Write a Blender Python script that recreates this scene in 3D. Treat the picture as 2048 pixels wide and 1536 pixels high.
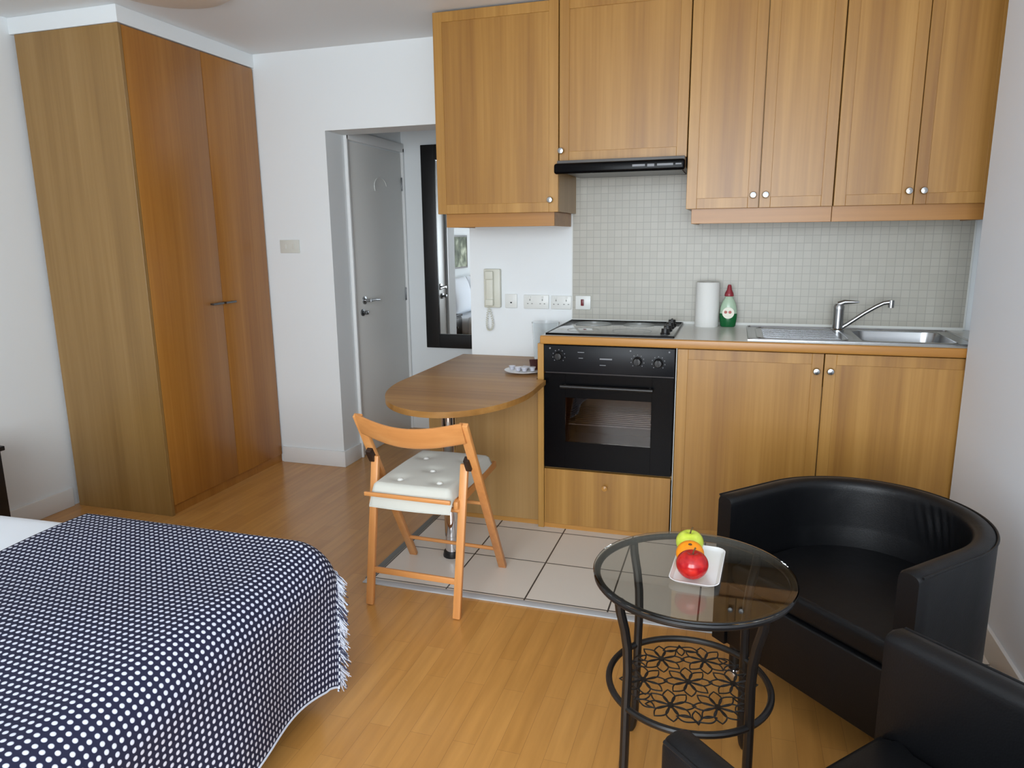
import bpy, bmesh, math, random
from mathutils import Vector, Matrix
random.seed(7)
for o in list(bpy.data.objects): bpy.data.objects.remove(o)
SC = bpy.context.scene; COL = SC.collection
PI = math.pi
# ------------------------------------------------------------------ camera
def make_camera():
    cx, cy, cz, yaw, pit, rol, f = .8291, -3.1669, 1.3918, -.3016, -.2030, -.0108, 1428.67
    F = Vector((math.sin(yaw)*math.cos(pit), math.cos(yaw)*math.cos(pit), math.sin(pit)))
    R = Vector((math.cos(yaw), -math.sin(yaw), 0)); U = R.cross(F)
    R2 = R*math.cos(rol)+U*math.sin(rol); U2 = -R*math.sin(rol)+U*math.cos(rol)
    cam = bpy.data.cameras.new('camera'); co = bpy.data.objects.new('camera', cam); COL.objects.link(co)
    m = Matrix((R2, U2, -F)).transposed().to_4x4(); m.translation = Vector((cx, cy, cz)); co.matrix_world = m
    cam.sensor_fit = 'HORIZONTAL'; cam.sensor_width = 36; cam.lens = f*36/2048; cam.clip_start = .02
    SC.camera = co
make_camera()
# ------------------------------------------------------------------ world, daylight, exposure
W = bpy.data.worlds.new('world'); SC.world = W; W.use_nodes = True
W.node_tree.nodes['Background'].inputs[0].default_value = (.62, .74, 1, 1)
W.node_tree.nodes['Background'].inputs[1].default_value = .5
def area(name, loc, rot, sx, sy, power, col):
    l = bpy.data.lights.new(name, 'AREA'); l.shape = 'RECTANGLE'; l.size = sx; l.size_y = sy; l.energy = power; l.color = col
    o = bpy.data.objects.new(name, l); COL.objects.link(o); o.location = loc; o.rotation_euler = rot; return o
WIN = (-.55, 1.66, .5, 2.3)      # the window behind the camera: x0 x1 z0 z1
area('window_daylight', ((WIN[0]+WIN[1])/2, -4.62, (WIN[2]+WIN[3])/2), (PI/2, 0, 0), 2.2, 1.8, 160, (.875, .945, 1))
SC.view_settings.view_transform = 'Standard'; SC.view_settings.look = 'None'
SC.view_settings.exposure = 0.0; SC.view_settings.gamma = 1; SC.view_settings.use_curve_mapping = False
# ------------------------------------------------------------------ materials
def lin(c):
    return tuple(((v/255)/12.92 if v/255 <= .04045 else ((v/255+.055)/1.055)**2.4) for v in c)+(1,)
def newmat(name, col=(200, 200, 200), rough=.5, metal=0, **k):
    m = bpy.data.materials.new(name); m.use_nodes = True; b = m.node_tree.nodes['Principled BSDF']
    b.inputs['Base Color'].default_value = lin(col); b.inputs['Roughness'].default_value = rough; b.inputs['Metallic'].default_value = metal
    for kk, v in k.items(): b.inputs[kk.replace('_', ' ')].default_value = v
    return m, m.node_tree, b
def N(t, typ, **k):
    n = t.nodes.new(typ)
    for a, v in k.items(): setattr(n, a, v)
    return n
def ramp(t, stops):
    r = N(t, 'ShaderNodeValToRGB'); e = r.color_ramp.elements
    e[0].position, e[0].color = stops[0][0], stops[0][1]; e[1].position, e[1].color = stops[-1][0], stops[-1][1]
    for p, c in stops[1:-1]:
        x = e.new(p); x.color = c
    return r
def coords(t, scale=(1, 1, 1), rnd=False):
    tc = N(t, 'ShaderNodeTexCoord'); mp = N(t, 'ShaderNodeMapping'); mp.inputs['Scale'].default_value = scale
    if rnd:
        oi = N(t, 'ShaderNodeObjectInfo'); vm = N(t, 'ShaderNodeVectorMath', operation='MULTIPLY_ADD')
        cb = N(t, 'ShaderNodeCombineXYZ')
        for i in range(3): t.links.new(oi.outputs['Random'], cb.inputs[i])
        vm.inputs[1].default_value = (7.3, 3.1, 5.7)
        t.links.new(cb.outputs[0], vm.inputs[0]); t.links.new(tc.outputs['Object'], vm.inputs[2]); t.links.new(vm.outputs[0], mp.inputs[0])
    else: t.links.new(tc.outputs['Object'], mp.inputs[0])
    return mp
def bump(t, b, src, strength, dist=.002):
    n = N(t, 'ShaderNodeBump'); n.inputs['Strength'].default_value = strength; n.inputs['Distance'].default_value = dist
    t.links.new(src, n.inputs['Height']); t.links.new(n.outputs[0], b.inputs['Normal'])
def wood(name, dark, mid, light, axis='z', rough=.38, band=9, fine=70, coat=.15, lo=.7):
    m, t, b = newmat(name, mid, rough); b.inputs['Coat Weight'].default_value = coat; b.inputs['Coat Roughness'].default_value = .25
    def sc(a, l): return {'z': (a, a, l), 'x': (l, a, a), 'y': (a, l, a)}[axis]
    m1 = coords(t, sc(band, .35), True); n1 = N(t, 'ShaderNodeTexNoise'); n1.inputs['Scale'].default_value = 1; n1.inputs['Detail'].default_value = 3
    m2 = coords(t, sc(fine, 1.6), True); n2 = N(t, 'ShaderNodeTexNoise'); n2.inputs['Scale'].default_value = 1; n2.inputs['Detail'].default_value = 4
    t.links.new(m1.outputs[0], n1.inputs['Vector']); t.links.new(m2.outputs[0], n2.inputs['Vector'])
    mx = N(t, 'ShaderNodeMix'); mx.inputs[0].default_value = 1-lo
    t.links.new(n1.outputs[0], mx.inputs[2]); t.links.new(n2.outputs[0], mx.inputs[3])
    r = ramp(t, [(.34, lin(dark)), (.5, lin(mid)), (.68, lin(light))])
    t.links.new(mx.outputs[0], r.inputs[0]); t.links.new(r.outputs[0], b.inputs['Base Color'])
    bump(t, b, n2.outputs[0], .12, .001)
    return m
M = {}
M['oak'] = wood('oak_veneer', (142, 97, 40), (162, 116, 51), (182, 136, 68))
M['oak_x'] = wood('oak_veneer_crosswise', (164, 110, 46), (180, 126, 56), (194, 142, 72), 'x')
M['oak_rail'] = wood('oak_rail_wood', (150, 100, 42), (166, 114, 50), (180, 128, 62), 'x')
M['oak_y'] = wood('oak_veneer_depthwise', (164, 110, 46), (180, 126, 56), (194, 142, 72), 'y')
M['oak_side'] = wood('oak_panel_greyer', (158, 122, 72), (170, 133, 82), (180, 145, 94))
M['oak_robe'] = wood('wardrobe_oak', (148, 92, 32), (162, 106, 40), (176, 120, 52))
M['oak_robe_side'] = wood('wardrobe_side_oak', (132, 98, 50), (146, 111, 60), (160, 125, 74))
M['pine'] = wood('pine_wood', (196, 130, 72), (212, 146, 84), (222, 162, 100), 'z', .42)
M['pine_x'] = wood('pine_wood_crosswise', (198, 132, 72), (212, 146, 84), (222, 162, 100), 'x', .42)
M['pine_y'] = wood('pine_wood_depthwise', (198, 132, 72), (212, 146, 84), (222, 162, 100), 'y', .42)
M['table'] = wood('table_wood', (152, 106, 50), (170, 122, 62), (184, 138, 76), 'x', .42, 14, 60, .08)
def paint(name, col, rough=.6, b_=.05):
    m, t, b = newmat(name, col, rough); mp = coords(t, (1, 1, 1)); n = N(t, 'ShaderNodeTexNoise'); n.inputs['Scale'].default_value = 60; n.inputs['Detail'].default_value = 3
    t.links.new(mp.outputs[0], n.inputs['Vector']); bump(t, b, n.outputs[0], b_, .002); return m
M['wall'] = paint('white_wall_paint', (233, 237, 238)); M['wall_daylit'] = paint('white_wall_paint_daylit', (236, 243, 252)); M['ceil'] = paint('ceiling_paint', (232, 235, 236))  # right wall's own copy has the bluish daylight put into its paint colour
M['gloss_white'] = paint('white_gloss_paint', (232, 233, 232), .3, .02)
M['door_white'] = paint('white_door_paint', (228, 228, 224), .32, .02)
def floor_wood():
    m, t, b = newmat('laminate_floor', (180, 130, 75), .3); b.inputs['Coat Weight'].default_value = .25; b.inputs['Coat Roughness'].default_value = .2
    tc = N(t, 'ShaderNodeTexCoord'); mp = N(t, 'ShaderNodeMapping'); mp.inputs['Rotation'].default_value = (0, 0, PI/2)
    t.links.new(tc.outputs['Object'], mp.inputs[0])
    br = N(t, 'ShaderNodeTexBrick'); br.offset = .37; br.offset_frequency = 2
    br.inputs['Scale'].default_value = 1; br.inputs['Brick Width'].default_value = .42; br.inputs['Row Height'].default_value = .066
    br.inputs['Mortar Size'].default_value = .0006; br.inputs['Mortar Smooth'].default_value = .5; br.inputs['Bias'].default_value = 0
    br.inputs['Color1'].default_value = lin((200, 146, 79)); br.inputs['Color2'].default_value = lin((191, 136, 70)); br.inputs['Mortar'].default_value = lin((150, 104, 58))
    t.links.new(mp.outputs[0], br.inputs['Vector'])
    m2 = coords(t, (28, 2.2, 1)); n2 = N(t, 'ShaderNodeTexNoise'); n2.inputs['Scale'].default_value = 1.2; n2.inputs['Detail'].default_value = 5
    t.links.new(m2.outputs[0], n2.inputs['Vector'])
    r = ramp(t, [(.3, (.86, .84, .8, 1)), (.7, (1.06, 1.06, 1.06, 1))]); t.links.new(n2.outputs[0], r.inputs[0])
    mx = N(t, 'ShaderNodeMix', data_type='RGBA', blend_type='MULTIPLY'); mx.inputs[0].default_value = 1
    t.links.new(br.outputs[0], mx.inputs[6]); t.links.new(r.outputs[0], mx.inputs[7]); t.links.new(mx.outputs[2], b.inputs['Base Color'])
    return m
M['floor'] = floor_wood()
def tiles(name, c1, c2, mortar, size, gap, rough, axes, off=(0, 0, 0), bmp=.4):
    m, t, b = newmat(name, c1, rough)
    tc = N(t, 'ShaderNodeTexCoord'); mp = N(t, 'ShaderNodeMapping'); mp.inputs['Location'].default_value = off
    if axes == 'xz': mp.inputs['Rotation'].default_value = (PI/2, 0, 0)
    t.links.new(tc.outputs['Object'], mp.inputs[0])
    br = N(t, 'ShaderNodeTexBrick'); br.offset = 0; br.inputs['Scale'].default_value = 1
    br.inputs['Brick Width'].default_value = size; br.inputs['Row Height'].default_value = size; br.inputs['Mortar Size'].default_value = gap; br.inputs['Mortar Smooth'].default_value = .2
    br.inputs['Color1'].default_value = lin(c1); br.inputs['Color2'].default_value = lin(c2); br.inputs['Mortar'].default_value = lin(mortar)
    t.links.new(mp.outputs[0], br.inputs['Vector']); t.links.new(br.outputs[0], b.inputs['Base Color'])
    iv = N(t, 'ShaderNodeMath', operation='SUBTRACT'); iv.inputs[0].default_value = 1; t.links.new(br.outputs['Fac'], iv.inputs[1])
    bump(t, b, iv.outputs[0], bmp, .002); return m
M['mosaic'] = tiles('small_square_wall_tiles', (182, 179, 168), (176, 173, 162), (162, 159, 150), .0365, .0018, .38, 'xz', bmp=.15)
M['floor_tile'] = tiles('grey_floor_tiles', (222, 214, 203), (216, 208, 197), (62, 59, 54), .3275, .0036, .35, 'xy', off=(-.106+.0013, .3727+.0013, 0), bmp=.3)
M['laminate_grey'] = paint('grey_worktop_laminate', (214, 214, 208), .22, .02)
M['black_gloss'] = newmat('black_gloss_enamel', (7, 7, 9), .24, Specular_IOR_Level=.1)[0]
M['black_panel'] = newmat('black_oven_panel', (18, 20, 24), .38, Specular_IOR_Level=.22)[0]
M['black_satin'] = newmat('black_satin_metal', (22, 20, 20), .35)[0]
M['black_wood'] = newmat('black_stained_wood', (20, 19, 20), .4)[0]
M['black_plastic'] = newmat('black_plastic', (14, 14, 15), .4)[0]
M['hinge_brown'] = newmat('dark_brown_bracket', (42, 26, 18), .5)[0]
M['chrome'] = newmat('chrome', (225, 225, 228), .08, 1)[0]
M['steel'] = newmat('brushed_steel', (178, 180, 182), .26, 1)[0]
M['steel_dark'] = newmat('steel_dull', (120, 122, 124), .35, 1)[0]
M['strip_pale'] = newmat('pale_threshold_strip', (186, 188, 190), .45)[0]; M['strip_grey'] = newmat('dark_grey_edge_strip', (108, 110, 108), .5)[0]
M['mirror'] = newmat('mirror_glass', (235, 238, 238), .0, 1)[0]
M['switch_plate'] = newmat('dull_white_plastic', (212, 213, 205), .45)[0]
M['white_plastic'] = newmat('white_plastic', (226, 228, 224), .35)[0]
M['cream_plastic'] = newmat('cream_plastic', (214, 214, 200), .4)[0]
M['socket_dark'] = newmat('socket_slots_grey', (150, 152, 148), .5)[0]
M['red_plastic'] = newmat('dark_red_switch', (110, 20, 30), .35)[0]
M['grey_print'] = newmat('pale_grey_print', (128, 130, 134), .5)[0]
M['grey_filter'] = newmat('grey_hood_underside', (96, 94, 92), .4)[0]
M['oven_inside'] = newmat('oven_cavity_enamel', (104, 92, 88), .35)[0]
M['china'] = newmat('white_china', (235, 236, 236), .15)[0]
M['ceramic_hob'] = newmat('grey_reflective_hob_glass', (120, 124, 122), .12)[0]; M['ceramic_hob'].node_tree.nodes['Principled BSDF'].inputs['Coat Weight'].default_value = .8
M['hob_ring'] = newmat('hob_printed_ring', (150, 153, 150), .2)[0]
def clearglass(name, col, rough, ior=1.45):
    m, t, b = newmat(name, col, rough); b.inputs['Transmission Weight'].default_value = 1; b.inputs['IOR'].default_value = ior; return m
M['glass'] = clearglass('clear_glass', (238, 242, 240), 0)
M['table_glass'] = clearglass('smoked_table_glass', (218, 221, 217), 0)
M['plastic_clear'] = clearglass('clear_plastic', (246, 249, 250), .1, 1.2)
M['oven_glass'] = clearglass('dark_oven_glass', (150, 140, 136), 0)
M['soap_green'] = newmat('green_liquid_soap', (10, 92, 46), .15)[0]
M['soap_clear'] = newmat('pale_green_bottle_plastic', (172, 196, 170), .2)[0]
M['cap_red'] = newmat('dark_red_cap', (140, 42, 52), .35)[0]
M['label_white'] = newmat('cream_bottle_label', (226, 224, 208), .45)[0]
M['label_red'] = newmat('label_red_print', (176, 92, 84), .5)[0]
M['paper'] = paint('white_paper_towel', (226, 226, 222), .9, .4)
def leather():
    m, t, b = newmat('black_leather', (9, 10, 13), .45, Specular_IOR_Level=.35)
    mp = coords(t, (1, 1, 1)); v = N(t, 'ShaderNodeTexVoronoi'); v.inputs['Scale'].default_value = 260
    n = N(t, 'ShaderNodeTexNoise'); n.inputs['Scale'].default_value = 7; n.inputs['Detail'].default_value = 2
    t.links.new(mp.outputs[0], v.inputs['Vector']); t.links.new(mp.outputs[0], n.inputs['Vector'])
    ad = N(t, 'ShaderNodeMath', operation='MULTIPLY_ADD'); ad.inputs[1].default_value = .06
    t.links.new(v.outputs['Distance'], ad.inputs[0]); t.links.new(n.outputs[0], ad.inputs[2]); bump(t, b, ad.outputs[0], .5, .006); return m
M['leather'] = leather()
def fabric(name, col, sc=900, s=.4, rough=.9):
    m, t, b = newmat(name, col, rough); mp = coords(t); n = N(t, 'ShaderNodeTexNoise'); n.inputs['Scale'].default_value = sc; t.links.new(mp.outputs[0], n.inputs['Vector'])
    bump(t, b, n.outputs[0], s, .001); b.inputs['Sheen Weight'].default_value = .2; return m
M['duvet'] = fabric('white_cotton', (238, 243, 250)); M['cushion'] = fabric('off_white_cushion_cloth', (204, 204, 194)); M['button'] = fabric('white_button', (240, 240, 234))
M['fringe'] = fabric('blue_and_white_yarn', (206, 212, 226)); M['fringe_dark'] = fabric('navy_yarn', (50, 54, 84)); M['bed_base'] = fabric('dark_bed_base_cloth', (40, 34, 34))
def throw_mat():
    m, t, b = newmat('navy_cloth_with_white_dots', (22, 25, 54), .9)
    tc = N(t, 'ShaderNodeTexCoord'); sep = N(t, 'ShaderNodeSeparateXYZ'); t.links.new(tc.outputs['UV'], sep.inputs[0])
    def mth(op, a, bb=None, c=None):
        n = N(t, 'ShaderNodeMath', operation=op)
        for i, v in enumerate((a, bb, c)):
            if v is None: continue
            if isinstance(v, (int, float)): n.inputs[i].default_value = v
            else: t.links.new(v, n.inputs[i])
        return n.outputs[0]
    PX, PY = DOT
    u = mth('DIVIDE', sep.outputs[0], PX); v = mth('DIVIDE', sep.outputs[1], PY)
    def lattice(o):
        fu = mth('SUBTRACT', mth('FRACT', mth('ADD', u, o)), .5); fv = mth('SUBTRACT', mth('FRACT', mth('ADD', v, o)), .5)
        return mth('SQRT', mth('ADD', mth('POWER', mth('MULTIPLY', fu, PX), 2), mth('POWER', mth('MULTIPLY', fv, PY), 2)))
    d = lattice(0.0)
    r = ramp(t, [(0, lin((222, 226, 240))), (.45, lin((212, 216, 232))), (.62, lin((22, 25, 54))), (1, lin((22, 25, 54)))])
    t.links.new(mth('DIVIDE', d, DOTR*2), r.inputs[0]); t.links.new(r.outputs[0], b.inputs['Base Color'])
    bump(t, b, r.outputs[0], .3, .002); return m
DOT = (.0178, .0182); DOTR = .0047
M['throw'] = throw_mat()
def fruit_mat(name, c1, c2, rough, bs=0, sc=8):
    m, t, b = newmat(name, c1, rough); mp = coords(t); n = N(t, 'ShaderNodeTexNoise'); n.inputs['Scale'].default_value = sc*6; n.inputs['Detail'].default_value = 3
    t.links.new(mp.outputs[0], n.inputs['Vector']); r = ramp(t, [(.35, lin(c1)), (.7, lin(c2))]); t.links.new(n.outputs[0], r.inputs[0]); t.links.new(r.outputs[0], b.inputs['Base Color'])
    if bs:
        n2 = N(t, 'ShaderNodeTexNoise'); n2.inputs['Scale'].default_value = 420; t.links.new(mp.outputs[0], n2.inputs['Vector']); bump(t, b, n2.outputs[0], bs, .001)
    return m
M['apple_red'] = fruit_mat('red_apple_skin', (150, 12, 24), (196, 40, 30), .15); M['apple_green'] = fruit_mat('green_apple_skin', (186, 204, 52), (212, 222, 96), .25)
M['orange'] = fruit_mat('orange_peel', (250, 140, 8), (255, 160, 24), .4, .4); M['stem'] = newmat('fruit_stem', (84, 62, 30), .8)[0]
M['sachet'] = newmat('dark_brown_sachet', (66, 34, 34), .35)[0]; M['foil'] = newmat('milk_pot_foil', (224, 222, 230), .3)[0]; M['pot'] = newmat('milk_pot_plastic', (190, 190, 200), .4)[0]
M['lamp'] = newmat('beige_lamp_glass', (216, 202, 186), .4)[0]
def art():
    m, t, b = newmat('green_grey_picture', (100, 110, 90), .5); mp = coords(t); n = N(t, 'ShaderNodeTexNoise'); n.inputs['Scale'].default_value = 7; n.inputs['Detail'].default_value = 5
    t.links.new(mp.outputs[0], n.inputs['Vector']); r = ramp(t, [(.3, lin((50, 60, 44))), (.5, lin((112, 122, 100))), (.72, lin((220, 226, 200)))]); t.links.new(n.outputs[0], r.inputs[0]); t.links.new(r.outputs[0], b.inputs['Base Color']); return m
M['art'] = art()
# ------------------------------------------------------------------ mesh helpers (world coordinates)
class MB:
    def __init__(s): s.bm = bmesh.new()
    def box(s, x0, x1, y0, y1, z0, z1, bev=0, seg=2, rot=None):
        r = bmesh.ops.create_cube(s.bm, size=1); vs = r['verts']
        c = Vector(((x0+x1)/2, (y0+y1)/2, (z0+z1)/2))
        for v in vs:
            v.co = Vector((v.co.x*(x1-x0), v.co.y*(y1-y0), v.co.z*(z1-z0)))
        if bev:
            es = list({e for v in vs for e in v.link_edges})
            rr = bmesh.ops.bevel(s.bm, geom=es, offset=bev, segments=seg, profile=.5, affect='EDGES'); vs = list({v for f in rr['faces'] for v in f.verts} | {v for v in vs if v.is_valid})
        for v in vs:
            if rot is not None: v.co = rot @ v.co
            v.co += c
        return s
    def loft(s, rings, cap=True, closed=False):
        R = [[s.bm.verts.new(p) for p in r] for r in rings]; n = len(R[0]); k = len(R)
        for i in range(k if closed else k-1):
            a, b = R[i], R[(i+1) % k]
            for j in range(n): s.bm.faces.new((a[j], a[(j+1) % n], b[(j+1) % n], b[j]))
        if cap and not closed:
            s.bm.faces.new(R[0][::-1]); s.bm.faces.new(R[-1])
        return s
    def tube(s, pts, r, n=12, closed=False, cap=True, sx=1, up=None):
        P = [Vector(p) for p in pts]; k = len(P); rs = r if isinstance(r, (list, tuple)) else [r]*k
        T = []
        for i in range(k):
            a = P[(i-1) % k] if (closed or i > 0) else P[i]; b = P[(i+1) % k] if (closed or i < k-1) else P[i]
            T.append((b-a).normalized())
        u = Vector(up) if up else (Vector((0, 0, 1)) if abs(T[0].z) < .9 else Vector((1, 0, 0)))
        rings = []; nrm = (u-T[0]*u.dot(T[0])).normalized()
        for i in range(k):
            nrm = (nrm-T[i]*nrm.dot(T[i])).normalized(); bn = T[i].cross(nrm)
            rings.append([P[i]+(nrm*math.cos(2*PI*j/n)+bn*math.sin(2*PI*j/n)*sx)*rs[i] for j in range(n)])
        return s.loft(rings, cap, closed)
    def bar(s, p0, p1, w, d, up=(0, 0, 1), bev=.002):
        p0, p1 = Vector(p0), Vector(p1); z = (p1-p0).normalized(); x = Vector(up).cross(z).normalized() if abs(Vector(up).dot(z)) < .99 else Vector((1, 0, 0)); y = z.cross(x)
        m = Matrix((x, y, z)).transposed(); L = (p1-p0).length
        t = MB(); t.box(-w/2, w/2, -d/2, d/2, -L/2, L/2, bev, 2)
        for v in t.bm.verts: v.co = m @ v.co + (p0+p1)/2
        s.merge(t); return s
    def merge(s, t):
        me = bpy.data.meshes.new('tmp'); t.bm.to_mesh(me); s.bm.from_mesh(me); bpy.data.meshes.remove(me); t.bm.free(); return s
    def lathe(s, c, prof, n=32, rot=None):
        c = Vector(c); rings = []
        for r, z in prof:
            q = [Vector((max(r, .0002)*math.cos(2*PI*j/n), max(r, .0002)*math.sin(2*PI*j/n), z)) for j in range(n)]
            rings.append([(rot @ v if rot else v)+c for v in q])
        return s.loft(rings)
    def prism(s, poly, z0, z1, bev=0, seg=2):
        t = MB(); a = [t.bm.verts.new((x, y, z0)) for x, y in poly]; b = [t.bm.verts.new((x, y, z1)) for x, y in poly]; n = len(poly)
        t.bm.faces.new(a[::-1]); t.bm.faces.new(b)
        for i in range(n): t.bm.faces.new((a[i], a[(i+1) % n], b[(i+1) % n], b[i]))
        if bev:
            es = [e for e in t.bm.edges if abs(e.verts[0].co.z-e.verts[1].co.z) < 1e-6]
            bmesh.ops.bevel(t.bm, geom=es, offset=bev, segments=seg, profile=.5, affect='EDGES')
        return s.merge(t)
    def grid(s, fn, nu, nv, uv=None):
        V = [[s.bm.verts.new(fn(i/nu, j/nv)) for j in range(nv+1)] for i in range(nu+1)]
        L = s.bm.loops.layers.uv.verify() if uv else None
        for i in range(nu):
            for j in range(nv):
                f = s.bm.faces.new((V[i][j], V[i+1][j], V[i+1][j+1], V[i][j+1]))
                if uv:
                    for l, (a, b) in zip(f.loops, ((i, j), (i+1, j), (i+1, j+1), (i, j+1))): l[L].uv = uv(a/nu, b/nv)
        return s
RX = lambda a: Matrix.Rotation(a, 3, 'X'); RY = lambda a: Matrix.Rotation(a, 3, 'Y'); RZ = lambda a: Matrix.Rotation(a, 3, 'Z')
def rootmat(p):
    while p.parent: p = p.parent
    return Matrix.Translation(p.location) @ p.rotation_euler.to_matrix().to_4x4()
def obj(name, mb, mat, parent=None, origin=None, local=False, smooth=35, subs=0, solid=0):
    me = bpy.data.meshes.new(name); bmesh.ops.recalc_face_normals(mb.bm, faces=mb.bm.faces)
    if parent is not None and not local:
        mb.bm.transform(rootmat(parent).inverted())
    elif origin: mb.bm.transform(Matrix.Translation(-Vector(origin)))
    mb.bm.to_mesh(me); mb.bm.free(); me.materials.append(M[mat] if isinstance(mat, str) else mat)
    o = bpy.data.objects.new(name, me); COL.objects.link(o)
    if parent is not None: o.parent = parent
    elif origin: o.location = origin
    if smooth:
        me.polygons.foreach_set('use_smooth', [True]*len(me.polygons)); me.set_sharp_from_angle(angle=math.radians(smooth))
    if solid:
        q = o.modifiers.new('s', 'SOLIDIFY'); q.thickness = solid; q.offset = -1
    if subs:
        q = o.modifiers.new('d', 'SUBSURF'); q.levels = subs; q.render_levels = subs
    return o
def tag(o, label, cat, group=None):
    o['label'] = label; o['category'] = cat
    if group: o['group'] = group
    return o
def thing(name, label, cat, loc=(0, 0, 0), rotz=0, group=None):
    o = bpy.data.objects.new(name, None); COL.objects.link(o); o.location = loc; o.rotation_euler = (0, 0, rotz); o.empty_display_size = .1
    return tag(o, label, cat, group)
def struct(name, mb, mat, parent=None):
    o = obj(name, mb, mat, parent)
    if parent is None: o['kind'] = 'structure'
    return o
H = 2.431      # ceiling height
XL, XR, XREC, YB, YF, YH = -2.52, 1.702, 1.875, .591, -4.4, 1.572
DX0, DX1, DZ, JY = -1.435, -.575, 1.993, .787      # doorway to the hall
# ------------------------------------------------------------------ room shell
struct('floor', MB().box(XL-.1, 2.0, YF-.1, 1.7, -.12, 0), 'floor')
struct('ceiling', MB().box(XL-.1, 2.0, YF-.1, 1.7, H, H+.1), 'ceil')
struct('wall_left', MB().box(XL-.12, XL, YF-.1, YB+.2, 0, H), 'wall')
b = MB().box(XL, DX0, YB, JY, 0, H).box(DX1, 2.0, YB, JY, 0, H).box(DX0, DX1, YB, JY, DZ, H)
struct('wall_back', b, 'wall')
struct('wall_right', MB().box(XR, 2.0, YF-.1, -.032, 0, H, .003, 1).box(XREC, 2.0, -.04, YB, 0, H), 'wall_daylit')
x0, x1, z0, z1 = WIN
struct('wall_front', MB().box(XL, x0, YF-.1, YF, 0, H).box(x1, XR, YF-.1, YF, 0, H).box(x0, x1, YF-.1, YF, 0, z0).box(x0, x1, YF-.1, YF, z1, H), 'wall')
b = MB().box(x0, x0+.06, YF-.08, YF-.02, z0, z1).box(x1-.06, x1, YF-.08, YF-.02, z0, z1).box(x0, x1, YF-.08, YF-.02, z0, z0+.06).box(x0, x1, YF-.08, YF-.02, z1-.06, z1).box((x0+x1)/2-.03, (x0+x1)/2+.03, YF-.08, YF-.02, z0, z1)
struct('window_1', b, 'gloss_white')
struct('wall_hall_left', MB().box(DX0-.1, DX0, JY, YH+.1, 0, H), 'wall')
struct('wall_hall_back', MB().box(DX0, 1.0, YH, YH+.1, 0, H), 'wall')
struct('wall_hall_right', MB().box(.9, 1.0, JY, YH, 0, H), 'wall')
struct('trim_1', MB().box(XL, -1.874, -.378, YB, 2.357, H, .002, 1), 'wall')      # soffit above the wardrobe
# baseboards
b = MB().box(-1.87, DX0+.001, YB-.014, YB, 0, .1, .003).box(DX0-.001, DX0+.012, YB-.014, JY, 0, .1, .003)
struct('baseboard_back', b, 'gloss_white')
struct('baseboard_left', MB().box(XL, XL+.014, YF, -.39, 0, .1, .003), 'gloss_white')
struct('baseboard_right', MB().box(XR-.014, XR, YF, -.06, 0, .1, .003), 'gloss_white')
struct('baseboard_hall', MB().box(DX0+.01, .9, YH-.014, YH, 0, .1, .003), 'gloss_white')
# tiled strip of floor before the kitchen and its metal edge
struct('floor', MB().box(-.555, XR, -.715, .03, 0, .004), 'floor_tile')
struct('trim_2', MB().box(-.578, XR, -.752, -.715, 0, .006, .002), 'strip_pale')
struct('trim_5', MB().box(-.585, -.555, -.715, .0, 0, .006, .002), 'strip_grey')
# door in the hall side wall with frame
struct('trim_3', MB().box(DX0, DX0+.022, JY+.001, JY+.02, 0, 2.0, .004).box(DX0, DX0+.022, 1.548, 1.57, 0, 2.0, .003).box(DX0, DX0+.022, JY, 1.57, 1.972, 2.03, .003), 'gloss_white')
d = obj('door_1', MB().box(DX0-.02, DX0+.006, .812, 1.542, .008, 1.965, .003), 'door_white'); d['kind'] = 'structure'
b = MB().lathe((DX0+.006, .93, 1.005), [(.0, 0), (.025, 0), (.025, .008), (.01, .01), (.01, .05), (0, .05)], 20, RY(PI/2))
b.tube([(DX0+.05, .93, 1.005), (DX0+.053, .99, 1.005), (DX0+.05, 1.05, 1.0)], .009)
obj('door_handle', b, 'steel', d)
obj('thumb_turn', MB().lathe((DX0+.006, .9, .93), [(0, 0), (.022, 0), (.022, .008), (.008, .01), (.008, .03), (0, .03)], 20, RY(PI/2)).box(DX0+.03, DX0+.045, .885, .915, .918, .942, .003), 'steel_dark', d)
for z in (1.76, 1.0, .25): obj('hinge', MB().box(DX0+.0, DX0+.012, 1.536, 1.552, z-.045, z+.045, .002), 'steel_dark', d)
arc = [(DX0+.02, 1.2+.085*math.cos(a), 1.72+.06*math.sin(a)) for a in [PI*.05+i*PI*1.1/14 for i in range(15)]]
obj('hook', MB().tube(arc, .003, 8), 'white_plastic', d)
# ------------------------------------------------------------------ wardrobe
wx0, wx1, wy0, wy1, wz = -2.49, -1.876, -.376, YB-.003, 2.355
t = thing('wardrobe', 'tall oak wardrobe with two plain doors in the left corner', 'wardrobe', (wx0, wy0, 0))
obj('carcass', MB().box(wx0, wx1-.021, wy0+.0201, wy1, .05, wz, .001, 1), 'oak_robe', t)
obj('side_panel', MB().box(wx0, wx1-.001, wy0, wy0+.02, 0, wz, .001, 1), 'oak_robe_side', t)
obj('plinth', MB().box(wx0+.02, wx1-.012, wy0+.021, wy1-.001, 0, .049), 'oak_robe', t)
for y0, y1, hy in ((wy0+.0225, .152, .088), (.156, wy1-.012, .192)):
    dd = obj('door', MB().box(wx1-.02, wx1, y0, y1, .052, wz-.004, .0015), 'oak_robe', t)
    b = MB().tube([(wx1, hy-.032, 1.052), (wx1+.022, hy-.032, 1.052)], .005).tube([(wx1, hy+.032, 1.052), (wx1+.022, hy+.032, 1.052)], .005).tube([(wx1+.022, hy-.042, 1.052), (wx1+.022, hy+.042, 1.052)], .006)
    obj('handle', b, 'steel_dark', dd)
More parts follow.
